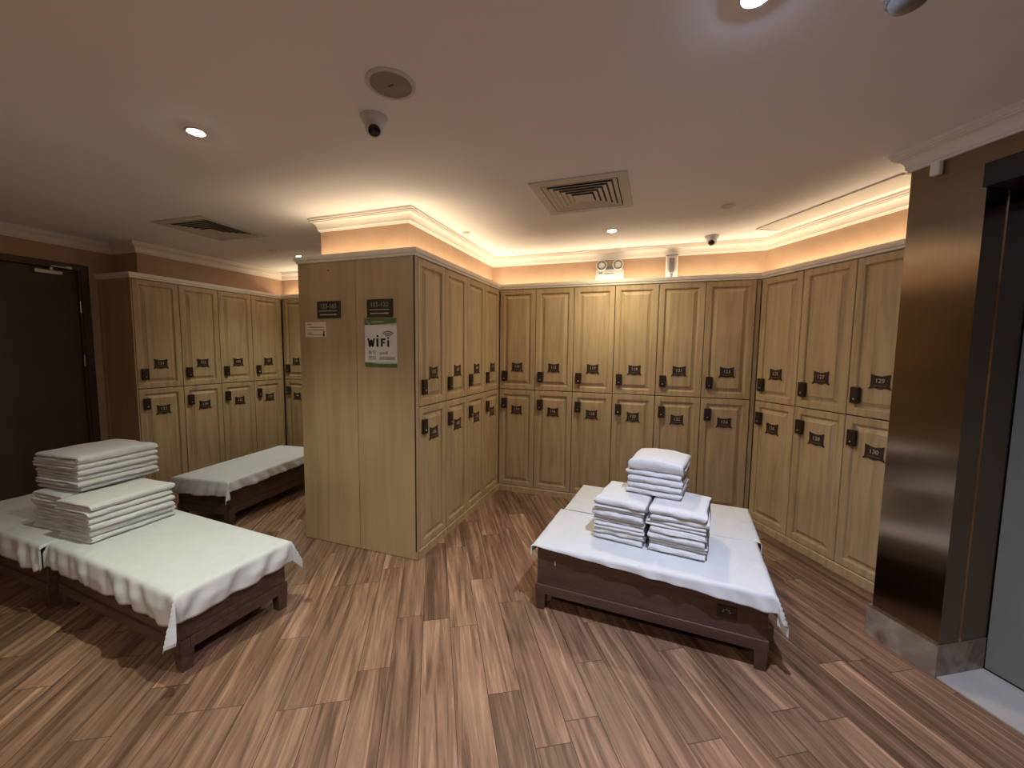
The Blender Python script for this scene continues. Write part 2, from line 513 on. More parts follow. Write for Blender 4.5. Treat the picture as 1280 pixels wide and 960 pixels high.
def lock_bm():
    bm = bmesh.new()
    box(bm, -0.029, 0.029, -0.022, 0.001, -0.056, 0.056, 0.005, seg=3)
    box(bm, -0.020, 0.020, -0.0225, -0.019, -0.042, -0.008, 0.001, mi=1)
    for k in range(3):
        box(bm, -0.018, 0.018, -0.0222, -0.019, 0.004 + k * 0.014, 0.013 + k * 0.014, 0.0012, mi=0)
    lathe(bm, [(0.0, 0), (0.006, 0), (0.006, 0.003), (0.004, 0.0045), (0, 0.0045)], 14, mi=2, M=upright(0.0, -0.0222, -0.026), caps=False)
    return bm

def plate_bm(num):
    bm = bmesh.new()
    pts = []
    w2, hb, ht = 0.049, -0.030, 0.042
    # scroll plaque: dipped top edge, little feet at the bottom corners
    pts += [(-0.060, -0.046), (-0.046, -0.040), (-0.030, -0.036), (-0.012, -0.042), (0.0, -0.044), (0.012, -0.042), (0.030, -0.036), (0.046, -0.040), (0.060, -0.046), (0.057, -0.036), (0.050, -0.028)]
    pts += [(w2, 0.0), (w2 + 0.002, ht)]
    for i in range(1, 8):
        t = i / 8
        pts.append((w2 - 2 * w2 * t, ht - 0.011 * math.sin(t * PI)))
    pts += [(-w2 - 0.002, ht), (-w2, 0.0), (-0.050, -0.028), (-0.057, -0.036)]
    pts = [(x * 1.13, z * 1.13) for x, z in pts]
    prism(bm, pts, 0, 0.006, M=upright(0, 0.001, 0))
    # thin raised inner border bars
    box(bm, -0.040, 0.040, -0.0062, -0.0045, -0.028, -0.0265, mi=1)
    text_bm(bm, num, 0.040, upright(0, -0.0052, 0.004), mi=2)
    return bm

HL, HU, ZL, ZU = 1.066, 1.062, 0.066, 1.134
lower_door = None
_mesh = {}
def shared(key, maker):
    if key not in _mesh: _mesh[key] = maker()
    return _mesh[key]

def to_mesh(name, bm, mats):
    me = bpy.data.meshes.new(name)
    bmesh.ops.recalc_face_normals(bm, faces=bm.faces)
    bm.to_mesh(me); bm.free()
    for m in mats: me.materials.append(m)
    return me

def child(name, me, parent, loc=(0, 0, 0)):
    o = bpy.data.objects.new(name, me); COL.objects.link(o); o.parent = parent; o.location = loc
    return o

def locker(x, y, rot, upper, num, label, group, w=W, depth=0.48):
    h = HU if upper else HL
    t = empty('locker', (x, y, ZU if upper else ZL), rot)
    tag(t, label, 'locker', group)
    child('body', shared(('body', w, h, depth), lambda: to_mesh('body', body_bm(w, h, depth), [M_BLACKGAP])), t)
    d = child('door', shared(('door', w, h), lambda: to_mesh('door', door_bm(w, h), [M_OAK])), t)
    child('lock', shared('lock', lambda: to_mesh('lock', lock_bm(), [M_LOCK, M_BLACK, M_CHROME])), d, (0.061, 0, 0.142 if upper else HL - 0.150))
    child('number_plate', to_mesh('number_plate', plate_bm(num), [M_PLATE, M_SIGNBAR, M_DIGIT]), d, (0.203, 0, 0.243 if upper else HL - 0.218))
    return t

def bank(n, start, direction, rot, first_num, text, group, w=W, depth=0.48, rev=False):
    for i in range(n):
        p = Vector(start) + Vector(direction) * (i * w)
        for up in (True, False):
            num = str(first_num + 2 * i + (0 if up else 1))
            lab = ('upper' if up else 'lower') + ' ' + text.format(o=ordinal(i))
            locker(p.x, p.y, rot, up, num, lab, group, w, depth)

wa = (YB - 2.478) / 4
bank(4, (XA, 2.478), (0, 1), PI / 2, 105, 'oak locker on the island side, {o} from its front corner', 'island lockers', w=wa, depth=0.46)
bank(6, (-1.570, YB), (1, 0), 0, 113, 'oak locker on the back wall, {o} from the island corner', 'back wall lockers', w=0.4018)
bank(3, pc(0.004, 0), tuple(UC), ANG_C, 125, 'oak locker on the angled right wall, {o} from the corner', 'angled wall lockers', w=0.4018, depth=0.46)
bank(4, (XD, 2.438), (0, 1), PI / 2, 131, 'oak locker on the far left run, {o} from the dark door', 'far left lockers', w=0.4, depth=0.46)
bank(1, (XD + 0.024, YB), (1, 0), 0, 139, 'oak locker in the far corner, half hidden behind the island', 'far corner lockers', w=0.4)

# end boards
ep = empty('locker_end_panel', (XE, YE, 0)); tag(ep, 'wide plain oak end of the locker island carrying the wifi notice', 'panel')
wE = XA - XE
sx = 0.546
for a, b in ((0.0, sx - 0.0018), (sx + 0.0018, wE)):
    bm = bmesh.new(); box(bm, a, b, 0, 0.03, 0.004, 2.198, 0.0012)
    bm_obj('panel', bm, M_OAKP, ep)
bm = bmesh.new(); box(bm, 0.0, wE - 0.50, 0.03, 1.62, 0.004, 2.198)
bm_obj('carcass', bm, M_OAKP, ep)
bm = bmesh.new(); lathe(bm, [(0, 0), (0.006, 0), (0.006, 0.002), (0, 0.003)], 12, M=upright(0.297, 0, 2.136), caps=False)
bm_obj('screw_cap', bm, M_LOCK, ep)
ep2 = empty('locker_end_panel', (XLW + 0.002, YE - 0.010, 0)); tag(ep2, 'plain oak end panel of the far left lockers next to the dark door', 'panel')
bm = bmesh.new(); box(bm, 0.0, XD - XLW - 0.004, 0, 0.008, 0.004, 2.198)
bm_obj('panel', bm, M_OAKP, ep2)
bm = bmesh.new(); box(bm, 0.0, 0.045, -0.004, 0.0, 0.004, 2.198)
bm_obj('edge_strip', bm, M_OAKP, ep2)

# ------------------------------------------------------------------ signs on the island end
def sign_plaque(xc, zc, text, label):
    t = empty('range_sign', (xc, YE, zc)); tag(t, label, 'sign', 'dark locker range signs')
    bm = bmesh.new(); box(bm, -0.111, 0.111, -0.010, 0, -0.064, 0.064, 0.003)
    bm_obj('board', bm, M_SIGNFACE, t)
    bm = bmesh.new()
    text_bm(bm, text, 0.048, upright(0, -0.0105, 0.024), 0)
    box(bm, -0.085, 0.085, -0.0112, -0.0095, -0.014, -0.0075)
    # arrow
    box(bm, -0.080, 0.060, -0.0112, -0.0095, -0.043, -0.034)
    prism(bm, [(0.060, -0.048), (0.085, -0.0385), (0.060, -0.029)], 0, 0.0012, M=upright(0, -0.0098, 0))
    bm_obj('lettering', bm, M_SIGNBAR, t)
sign_plaque(-2.332, 1.843, '123-165', 'dark range sign on the left board, above the cream notice')
sign_plaque(-1.868, 1.844, '105-122', 'dark range sign directly above the wifi notice')

t = empty('wifi_notice', (-1.866, YE, 1.595)); tag(t, 'white and green wifi notice on the island end panel', 'sign')
hw, hh = 0.139, 0.176
bm = bmesh.new(); box(bm, -hw, hw, -0.004, 0, -hh, hh, 0.001)
bm_obj('sheet', bm, M_PAPER, t)
bm = bmesh.new()
def band(z0, z1, curve, sgn):
    pts = [(-hw, z0), (hw, z0), (hw, z1)]
    k = 12
    for i in range(1, k): 
        x = hw - 2 * hw * i / k
        pts.append((x, z1 + curve * math.sin(PI * i / k) * sgn))
    pts.append((-hw, z1))
    prism(bm, pts, 0, 0.0008, M=upright(0, -0.0040, 0))
band(0.128, hh, 0.0, 1)
band(-hh, -0.142, 0.010, -1)
bm_obj('green_band', bm, M_GREEN, t)
bm = bmesh.new()
pts = [(-hw, 0.128)] + [(-hw + 2 * hw * i / 14, 0.128 + 0.014 * (i / 14) ** 1.5) for i in range(1, 15)] + [(hw, 0.128)]
prism(bm, pts, 0, 0.0004, M=upright(0, -0.0046, 0))
pts = [(-hw, -0.142)] + [(-hw + 2 * hw * i / 14, -0.142 - 0.012 * math.sin(PI * i / 14 * 0.8)) for i in range(1, 15)] + [(hw, -0.142)]
prism(bm, list(reversed(pts)), 0, 0.0004, M=upright(0, -0.0046, 0))
# leafy swirl and small faint heading in the header
for k in range(10):
    a = k / 9
    box(bm, -0.128 + 0.034 * a, -0.122 + 0.034 * a, -0.0056, -0.0046, 0.142 + 0.010 * math.sin(a * 6.0), 0.147 + 0.010 * math.sin(a * 6.0))
box(bm, -0.078, 0.03, -0.0052, -0.0046, 0.1475, 0.1545)
bm_obj('pale_band', bm, M_PALEGRN, t)
bm = bmesh.new()
# heavy WiFi letters built from bars
def bar(x0, x1, z0, z1): box(bm, x0, x1, -0.0050, -0.0038, z0, z1)
def slant(xa, za, xb, zb, wd):
    prism(bm, [(xa - wd / 2, za), (xa + wd / 2, za), (xb + wd / 2, zb), (xb - wd / 2, zb)], 0, 0.0012, M=upright(0, -0.0038, 0))
zb, zt = -0.030, 0.031
slant(-0.108, zt, -0.094, zb, 0.016); slant(-0.094, zb, -0.082, zt - 0.008, 0.015); slant(-0.082, zt - 0.008, -0.070, zb, 0.015); slant(-0.070, zb, -0.056, zt, 0.016)
bar(-0.037, -0.018, zb, zt); lathe(bm, [(0, 0), (0.0085, 0), (0.0085, 0.0012), (0, 0.0012)], 16, M=upright(-0.0275, -0.0038, 0.048), caps=False)
bar(0.002, 0.018, zb, zt); bar(0.0185, 0.042, zt - 0.014, zt); bar(0.0185, 0.037, zt - 0.036, zt - 0.024)
bar(0.057, 0.074, zb, zt - 0.012); lathe(bm, [(0, 0), (0.008, 0), (0.008, 0.0012), (0, 0.0012)], 16, M=upright(0.066, -0.0038, 0.034), caps=False)
for r in (0.024, 0.040, 0.056):
    pts = []
    for i in range(13):
        a = math.radians(38 + 104 * i / 12); pts.append((0.066 + (r + 0.0035) * math.cos(a), 0.034 + (r + 0.0035) * math.sin(a) * 0.85))
    for i in range(12, -1, -1):
        a = math.radians(38 + 104 * i / 12); pts.append((0.066 + (r - 0.0035) * math.cos(a), 0.034 + (r - 0.0035) * math.sin(a) * 0.85))
    prism(bm, pts, 0, 0.0012, M=upright(0, -0.0038, 0))
bm_obj('lettering', bm, M_INK, t)
bm = bmesh.new()
text_bm(bm, '账号 : spwifi', 0.034, upright(-0.108, -0.0045, -0.074), 0, align='LEFT')
text_bm(bm, '密码 : 88888888', 0.034, upright(-0.108, -0.0045, -0.114), 0, align='LEFT')
bm_obj('small_lettering', bm, M_INK2, t)

t = empty('notice_card', (-2.467, YE, 1.693)); tag(t, 'small cream notice card on the left board below a dark sign', 'sign')
bm = bmesh.new(); box(bm, -0.101, 0.101, -0.004, 0, -0.058, 0.058, 0.001)
bm_obj('card', bm, M_CARD, t)
bm = bmesh.new()
for (x0, x1, z) in ((-0.085, -0.035, 0.043), (-0.062, 0.085, 0.018), (-0.085, 0.085, -0.003), (-0.085, -0.03, -0.026), (-0.085, 0.06, -0.040)):
    x = x0
    random.seed(int(1000 * abs(z)) + 3)
    while x < x1 - 0.004:
        wd = random.uniform(0.006, 0.011)
        box(bm, x, min(x + wd, x1), -0.0048, -0.0038, z - 0.0032, z + 0.0032)
        x += wd + 0.003
bm_obj('printed_line', bm, M_INK2, t)
bm = bmesh.new()
lathe(bm, [(0, 0), (0.010, 0), (0.010, 0.001), (0, 0.001)], 16, M=upright(0.080, -0.0038, -0.040) @ Matrix.Diagonal((1, 1.2, 1, 1)), caps=False)
lathe(bm, [(0, 0), (0.007, 0), (0.007, 0.001), (0, 0.001)], 16, M=upright(0.081, -0.0038, -0.020), caps=False)
bm_obj('emblem', bm, M_LOCK, t)

# ------------------------------------------------------------------ dark door on the left wall
d1 = empty('door_1', (XLW, 2.30, 0), 0); struct(d1)
bm = bmesh.new(); box(bm, -0.075, -0.03, -0.94, 0.0, 0.006, 2.255, 0.002)
bm_obj('door_leaf', bm, M_DOOR, d1)
bm = bmesh.new()
box(bm, -0.12, 0.018, 0.002, 0.06, 0.0, 2.315, 0.004); box(bm, -0.12, 0.018, -1.0, -0.942, 0.0, 2.315, 0.004); box(bm, -0.12, 0.018, -0.942, 0.002, 2.258, 2.315, 0.004)
box(bm, -0.03, 0.008, -0.014, 0.002, 0.0, 2.258, 0.002); 
bm_obj('door_frame', bm, M_DOORFR, d1)
bm = bmesh.new()
box(bm, -0.028, 0.012, -0.30, -0.12, 2.196, 2.232, 0.006)
bm_obj('door_closer', bm, M_CHROME, d1)
bm = bmesh.new()
box(bm, -0.012, 0.006, -0.20, -0.18, 2.232, 2.262, 0.002); box(bm, 0.018, 0.030, -0.20, -0.075, 2.262, 2.274, 0.003); box(bm, 0.012, 0.030, -0.10, -0.06, 2.258, 2.282, 0.003)
bm_obj('closer_arm', bm, M_CHROME, d1)
for z in (1.86, 1.35):
    bm = bmesh.new(); lathe(bm, [(0, 0), (0.006, 0), (0.006, 0.11), (0, 0.11)], 12, M=Matrix.Translation((0.012, -0.014, z)), caps=False)
    bm_obj('hinge', bm, M_CHROME, d1)

# ------------------------------------------------------------------ benches
BL, BW, BH = 1.20, 0.56, 0.400
def bench(cx, cy, deg, label, latch=False):
    t = empty('bench', (cx, cy, 0), math.radians(deg)); tag(t, label, 'bench', 'low dark wooden benches')
    a, b = BL / 2, BW / 2
    bm = bmesh.new(); box(bm, -a + 0.008, a - 0.008, -b + 0.008, b - 0.008, 0.158, BH, 0.006)
    bm_obj('body', bm, M_DARK, t)
    bm = bmesh.new()
    box(bm, -a, a, -b, -b + 0.045, 0.102, 0.160, 0.004); box(bm, -a, a, b - 0.045, b, 0.102, 0.160, 0.004)
    box(bm, -a, -a + 0.045, -b + 0.045, b - 0.045, 0.102, 0.160, 0.004); box(bm, a - 0.045, a, -b + 0.045, b - 0.045, 0.102, 0.160, 0.004)
    bm_obj('base_rail', bm, M_DARK, t)
    for sx_ in (-1, 1):
        for sy in (-1, 1):
            bm = bmesh.new()
            vs = box(bm, -0.031, 0.031, -0.031, 0.031, 0, 0.104, 0.004)
            for v in vs:
                k = 1 - 0.22 * (1 - v.co.z / 0.104)
                v.co.x *= k; v.co.y *= k
                v.co.x += sx_ * (a - 0.031); v.co.y += sy * (b - 0.031)
            bm_obj('leg', bm, M_DARK, t)
    # recessed inner panels on the short ends
    for sx_ in (-1, 1):
        bm = bmesh.new(); box(bm, sx_ * (a - 0.008) - 0.004, sx_ * (a - 0.008) + 0.004, -b + 0.07, b - 0.07, 0.178, 0.20, 0.002)
        bm_obj('end_moulding', bm, M_DARK, t)
    if latch:
        bm = bmesh.new(); box(bm, 0.37, 0.46, -b + 0.002, -b + 0.011, 0.225, 0.290, 0.003)
        l = bm_obj('lock_plate', bm, M_LOCK, t)
        bm = bmesh.new()
        for i in range(5):
            an = PI * i / 4
            box(bm, 0.412 + 0.016 * math.cos(an) - 0.003, 0.412 + 0.016 * math.cos(an) + 0.003, -b - 0.004, -b + 0.003, 0.262 + 0.014 * math.sin(an) - 0.003, 0.262 + 0.014 * math.sin(an) + 0.003, 0.001)
        bm_obj('metal_ring', bm, M_CHROME, l)
        bm = bmesh.new(); box(bm, -0.483, -0.479, -b + 0.003, -b + 0.009, 0.292, 0.318, 0.001)
        bm_obj('tag', bm, M_WHITEPL, t)
    return t

def sheet(cx, cy, deg, label, front=(0.1, 0.1), back=(0.1, 0.1), left=0.1, right=0.1, seed=0, wr=1.0, z=BH + 0.004):
    """cotton sheet lying on the bench and hanging over its edges; front/back overhang given at the left and at the right end"""
    r = 0.014
    a, b = BL / 2 + 0.003, BW / 2 + 0.003
    def drop(e):
        if e <= 0: return 0.0, 0.0
        if e < r * PI / 2: return r * math.sin(e / r), r * (1 - math.cos(e / r))
        return r, r + e - r * PI / 2
    def axis(half, lo, hi, n):
        out = []
        k1 = 12
        for i in range(k1): out.append(-half - lo * (1 - i / k1))
        m = n
        for i in range(m + 1): out.append(-half + 2 * half * i / m)
        for i in range(1, k1 + 1): out.append(half + hi * i / k1)
        return out
    bm = bmesh.new()
    S = axis(a, 1.0, 1.0, 90); T = axis(b, 1.0, 1.0, 44)
    V = []
    for t_ in T:
        row = []
        for s_ in S:
            u = max(0, min(1, (s_ + a) / (2 * a)))
            fo = front[0] + (front[1] - front[0]) * u; bo = back[0] + (back[1] - back[0]) * u
            ex = ey = 0.0; sgx = sgy = 0
            x, y = s_, t_
            if s_ < -a: ex = (-a - s_) * left; sgx = -1; x = -a
            elif s_ > a: ex = (s_ - a) * right; sgx = 1; x = a
            if t_ < -b: ey = (-b - t_) * fo; sgy = -1; y = -b
            elif t_ > b: ey = (t_ - b) * bo; sgy = 1; y = b
            # hem length wanders a little
            p = (y if sgx else 0) + (x if sgy else 0)
            nz = noise.noise(Vector((p * 3.1, seed * 7.1 + sgx * 3 + sgy * 5, 0.3)))
            hem = 1 + 0.16 * nz
            if ex > 0 and ey > 0:
                e = max(ex, ey) + 0.55 * min(ex, ey)
                o, dz = drop(e)
                mn = min(ex, ey)
                fl = 0.50 * mn
                ox = o + fl * (0.6 + 0.5 * (ex >= ey)); oy = o + fl * (0.6 + 0.5 * (ey >= ex))
                X = x + sgx * ox; Y = y + sgy * oy; Z = z - dz * 0.97
            else:
                e = (ex + ey) * hem
                o, dz = drop(e)
                amp = 0.015 * wr * min(1, max(0, e - 0.01) / 0.07)
                q = p * 1.0 + 0.55 * e * (1 if (sgx + sgy) > 0 else -1)
                w1 = 0.5 + 0.5 * math.sin(q * 38 + seed * 2 + 3.0 * noise.noise(Vector((p * 4, seed, 1.7))))
                w2 = noise.noise(Vector((q * 17, e * 6, seed * 3.1)))
                dd = o + amp * (0.9 * w1 + 0.9 * w2 + 0.5) if e > 0 else 0
                X = x + sgx * dd; Y = y + sgy * dd; Z = z - dz
            if ex == 0 and ey == 0:
                de = min(a - abs(s_), b - abs(t_))
                f1 = noise.noise(Vector((s_ * 3.5 + seed, t_ * 7, 0.2)))
                Z += 0.0022 * wr * max(0.0, f1) * min(1, de / 0.05)
                # ripples running in from the hem
                Z += 0.013 * wr * max(0, noise.noise(Vector((s_ * 15 + t_ * 17, t_ * 2.5, seed + 5.5)))) * math.exp(-de / 0.055) * min(1, de / 0.008)
            row.append(bm.verts.new((X, Y, Z)))
        V.append(row)
    for i in range(len(T) - 1):
        for j in range(len(S) - 1):
            bm.faces.new((V[i][j], V[i][j + 1], V[i + 1][j + 1], V[i + 1][j]))
    o = bm_obj('bench_sheet', bm, M_SHEET, None, smooth=75, loc=(cx, cy, 0), rotz=math.radians(deg))
    md = o.modifiers.new('thickness', 'SOLIDIFY'); md.thickness = 0.002; md.offset = 1.0
    tag(o, label, 'sheet', 'white bench sheets')
    return o

RF = (0.006, 2.452, -4.0); RB = (0.072, 3.043, -4.4)
LN = (-2.625, 1.475, -3.7); LF = (-3.872, 1.500, -1.5); MB = (-3.744, 2.910, 97.2)
bench(*RF, 'dark wooden bench nearest under the three towel stacks', True)
bench(*RB, 'dark wooden bench behind the front one, by the back wall lockers')
bench(*LN, 'dark wooden bench at the left with its near end showing legs')
bench(*LF, 'dark wooden bench running out of view at the far left edge')
bench(*MB, 'dark wooden bench standing along the far left lockers')
sheet(*RB, 'white sheet on the bench behind, next to the back wall lockers', (0.008, 0.008), (0.08, 0.08), 0.02, 0.08, seed=4, wr=0.6)
sheet(*RF, 'white sheet on the front bench, one corner hanging at the right', (0.016, 0.085), (0.010, 0.010), 0.07, 0.15, seed=1, z=BH + 0.006)
sheet(*LN, 'white sheet on the left bench, pointed corner hanging to the front', (0.135, 0.155), (0.08, 0.10), 0.04, 0.135, seed=2, wr=1.25, z=BH + 0.005)
sheet(*LF, 'white sheet on the leftmost bench, partly out of view', (0.10, 0.15), (0.05, 0.05), 0.05, 0.02, seed=7, z=BH + 0.003)
sheet(*MB, 'white sheet on the bench by the far left lockers', (0.10, 0.09), (0.10, 0.10), 0.14, 0.08, seed=9, wr=1.2)

# ------------------------------------------------------------------ towels
def towel_mesh(L, D, h, seed, puff=0.0):
    """folded towel: cloth doubled over a fold along the front (-y) edge, L wide in x, D deep in y, h thick"""
    rnd = random.Random(seed)
    bm = bmesh.new()
    t = h * 0.5
    fr = min(0.022, h * 0.62)
    g = h * 0.018
    rb = 0.013
    y0, y1 = -D / 2, D / 2
    offt, offb = rnd.uniform(-0.018, 0.004), rnd.uniform(-0.014, 0.004)
    sec = []      # outline (y, z)
    k = 10
    ya, yb = y0 + fr * 1.2, y1 + offt - rb
    for i in range(k + 1): sec.append((ya + (yb - ya) * i / k, t + g * min(1, i / 2)))
    for i in range(1, 7):
        a = -PI / 2 + PI * i / 7; sec.append((yb + rb * math.cos(a), (t + g + h) / 2 + (h - t - g) / 2 * math.sin(a)))
    for i in range(k + 1): sec.append((yb + (y0 + fr - yb) * i / k, h))
    for i in range(1, 10):
        a = PI / 2 + PI * i / 10; sec.append((y0 + fr + fr * math.cos(a), h / 2 + h / 2 * math.sin(a)))
    yb = y1 + offb - rb
    for i in range(k + 1): sec.append((y0 + fr + (yb - y0 - fr) * i / k, 0))
    for i in range(1, 7):
        a = -PI / 2 + PI * i / 7; sec.append((yb + rb * math.cos(a), (t - g) / 2 + (t - g) / 2 * math.sin(a)))
    for i in range(k): sec.append((yb + (ya - yb) * i / k, t - g * min(1, (k - i) / 2)))
    n = 20
    en = [0.0, 0.002, 0.005, 0.009, 0.014]
    xs = [-L / 2 + e for e in en] + [-L / 2 + 0.022 + (L - 0.044) * i / (n - 1) for i in range(n)] + [L / 2 - e for e in reversed(en)]
    rings = []
    for x in xs:
        e = min(x + L / 2, L / 2 - x)
        q = max(0.0, 1 - e / 0.014)
        sh = 1 - 0.62 * q ** 2.2
        ring = []
        for (y, z) in sec:
            up = z >= t if abs(z - t) > 1e-9 else True
            zc = (t + h) / 2 if up else t / 2
            zz = zc + (z - zc) * sh
            lay = 1.0 if up else 0.0
            # soft rounding at the back edge and irregular pull of the layers
            ny = noise.noise(Vector((x * 10 + seed * 3.7, y * 10, lay * 4 + seed)))
            n2 = noise.noise(Vector((x * 26 + seed * 1.3, y * 22, lay * 9 + seed * 2.1)))
            nx = noise.noise(Vector((x * 13 + seed, lay * 6 + zz * 30, seed * 1.9)))
            pull = noise.noise(Vector((y * 9 + seed * 5, lay * 7.7, 3.1 + (1 if x > 0 else 0)))) * 0.012
            X = x * (1 + 0.0) + pull * (abs(x) / (L / 2)) ** 6
            Y = y + 0.010 * nx * (abs(y) / (D / 2)) ** 4
            top = max(0.0, min(1.0, z / h))
            Z = zz + h * (0.085 * ny + 0.04 * n2) * top
            if puff > 0 and z > t:
                Z += puff * (math.cos(PI * x / L) ** 0.8 if abs(x) < L / 2 else 0) * (0.35 + 0.65 * (0.5 + 0.5 * math.cos(PI * y / D)))
            if z <= 1e-9: Z = 0.0
            ring.append(bm.verts.new((X, Y, max(0.0, Z))))
        rings.append(ring)
    m = len(sec)
    for a, b in zip(rings, rings[1:]):
        for i in range(m):
            j = (i + 1) % m
            bm.faces.new((a[i], a[j], b[j], b[i]))
    bm.faces.new(rings[0]); bm.faces.new(list(reversed(rings[-1])))
    return bm

def towel(cx, cy, z, deg, L, D, h, seed, label, group, puff=0.0):
    bm = towel_mesh(L, D, h, seed, puff)
    o = bm_obj('folded_towel', bm, M_TOWEL, None, smooth=50, loc=(cx, cy, z), rotz=math.radians(deg))
    tag(o, label, 'towel', group)

def stack(cx, cy, z, deg, L, D, hs, seed, where, group, jit=0.006, lean=(0, 0), puff=0.006, flip=0.0):
    n = len(hs)
    rnd = random.Random(seed)
    for i, h in enumerate(hs):
        k = n - 1 - i
        pos = 'top' if k == 0 else 'bottom' if i == 0 else ordinal(k) + ' from top'
        lab = ('%s white folded towel of %s' % (pos, where)) if pos in ('top', 'bottom') else ('white folded towel, %s, of %s' % (pos, where))
        towel(cx + rnd.uniform(-jit, jit) + lean[0] * i, cy + rnd.uniform(-jit, jit) + lean[1] * i, z, deg + (180 if (k > 0 and rnd.random() < flip) else 0) + rnd.uniform(-1.8, 1.8),
              L + rnd.uniform(-0.010, 0.010), D + rnd.uniform(-0.010, 0.010), h, seed * 10 + i, lab, group, puff if k == 0 else 0.0)
        z += h * 1.03 + 0.0006
    return z

ZT = BH + 0.0115
# left bench
zt = stack(-3.160, 1.500, ZT, 92, 0.43, 0.320, [0.033, 0.036, 0.036, 0.037, 0.036, 0.039], 3, 'the lower right stack, left bench', 'towels on the left bench', 0.006, puff=0.003)
stack(-3.500, 1.530, ZT, -88, 0.43, 0.315, [0.036, 0.035, 0.037, 0.037, 0.035, 0.036], 5, 'the lower left stack, left bench', 'towels on the left bench', 0.009, puff=0.003)
stack(-3.52, 1.585, zt + 0.005, 93, 0.44, 0.43, [0.030, 0.032, 0.033, 0.034, 0.036, 0.046], 8, 'the upper stack, left bench', 'towels on the left bench', 0.009, puff=0.010)
# front right bench
zr = stack(-0.122, 2.570, ZT, -9, 0.296, 0.385, [0.034, 0.033, 0.035, 0.034, 0.035, 0.035, 0.037], 12, 'the lower left stack, front bench', 'towels on the front bench', 0.008, puff=0.004, flip=0.4)
stack(0.194, 2.522, ZT, -9, 0.300, 0.385, [0.040, 0.033, 0.034, 0.034, 0.034, 0.032, 0.036], 14, 'the lower right stack, front bench', 'towels on the front bench', 0.008, puff=0.004, flip=0.4)
stack(0.065, 2.690, zr + 0.005, -11, 0.315, 0.34, [0.034, 0.037, 0.038, 0.033, 0.058], 17, 'the upper stack, front bench', 'towels on the front bench', 0.006, lean=(0.001, 0.003), puff=0.024)

# ------------------------------------------------------------------ ceiling fittings
def downlight(x, y, lit, label, r=0.045, mat=None):
    t = empty('downlight', (x, y, CEIL)); tag(t, label, 'light', 'recessed ceiling downlights')
    bm = bmesh.new()
    lathe(bm, [(r, 0.0), (r, -0.004), (r * 0.92, -0.006), (r * 0.74, -0.004), (r * 0.72, 0.0)], 36, caps=False)
    bm_obj('trim_ring', bm, M_WHITEPL, t, smooth=50)
    bm = bmesh.new()
    lathe(bm, [(r * 0.72, 0.0), (r * 0.70, -0.003), (r * 0.5, -0.008), (0, -0.011)], 32, caps=False)
    bm_obj('lens', bm, mat or (M_LAMPW if lit else M_LENSOFF), t, smooth=60)
    return t
downlight(-2.086, 1.376, True, 'lit downlight in the ceiling above the left bench')
downlight(-0.362, 3.540, True, 'lit downlight in the ceiling before the back wall lockers')
downlight(-3.740, 3.500, True, 'lit downlight behind the island, above the far left bench')
downlight(0.240, 1.385, True, 'bright bluish downlight at the top edge of the view', mat=M_LAMPC)
downlight(-0.90, -0.75, True, 'added fill downlight, unseen in the ceiling behind the viewer')  # added fixture out of view, goes with the rear fill lamp
downlight(0.453, 3.190, False, 'unlit downlight near the angled right cornice')
downlight(-3.806, 3.218, False, 'unlit downlight behind the island beside the lit one', r=0.04)

t = empty('sprinkler', (-1.570, 3.232, CEIL)); tag(t, 'small white disc on the ceiling beside the island cornice', 'sprinkler')
bm = bmesh.new(); lathe(bm, [(0.034, 0), (0.034, -0.006), (0.026, -0.010), (0, -0.011)], 28, caps=False)
bm_obj('cover', bm, M_WHITEPL, t, smooth=40)

t = empty('ceiling_speaker', (-0.992, 1.379, CEIL)); tag(t, 'round grey speaker grille in the ceiling', 'speaker')
bm = bmesh.new(); lathe(bm, [(0.094, 0), (0.094, -0.004), (0.088, -0.007), (0.079, -0.006), (0.077, -0.001)], 48, caps=False)
bm_obj('rim', bm, M_VENT, t, smooth=50)
bm = bmesh.new(); lathe(bm, [(0.078, -0.002), (0.05, -0.005), (0, -0.006)], 48, caps=False)
bm_obj('grille', bm, M_GREYPL, t, smooth=60)
bm = bmesh.new(); box(bm, -0.014, 0.014, -0.002, 0.002, -0.0075, -0.005)
bm_obj('logo_bar', bm, M_BLACK, t, rotz=math.radians(-10))

def dome_camera(x, y, yaw, label, sc=1.0, tilt=45):
    t = empty('dome_camera', (x, y, CEIL), yaw); tag(t, label, 'camera', 'white dome security cameras')
    bm = bmesh.new()
    lathe(bm, [(0.062 * sc, 0), (0.062 * sc, -0.006 * sc), (0.056 * sc, -0.020 * sc), (0.046 * sc, -0.036 * sc), (0.040 * sc, -0.040 * sc)], 40, caps=False)
    bm_obj('base', bm, M_WHITEPL, t, smooth=50)
    M = Matrix.Translation((0, 0, -0.046 * sc)) @ Matrix.Rotation(math.radians(-tilt), 4, 'X')
    bm = bmesh.new()
    pr = []
    R = 0.043 * sc
    for i in range(13):
        a = -PI / 2 + PI * 0.78 * i / 12
        pr.append((R * math.cos(a), -R * math.sin(a)))
    lathe(bm, pr, 36, M=M @ Matrix.Rotation(PI, 4, 'X') @ Matrix.Rotation(PI, 4, 'X'), caps=False)
    b = bm_obj('eyeball', bm, M_WHITEPL, t, smooth=60)
    bm = bmesh.new()
    z1 = -R * math.sin(-PI / 2 + PI * 0.78)
    r1 = R * math.cos(-PI / 2 + PI * 0.78)
    lathe(bm, [(r1, z1), (r1 * 0.98, z1 - 0.004 * sc), (r1 * 0.6, z1 - 0.012 * sc), (0, z1 - 0.016 * sc)], 36, M=M, caps=False)
    bm_obj('lens_window', bm, M_GLASSBLK, b, smooth=60)
    return t
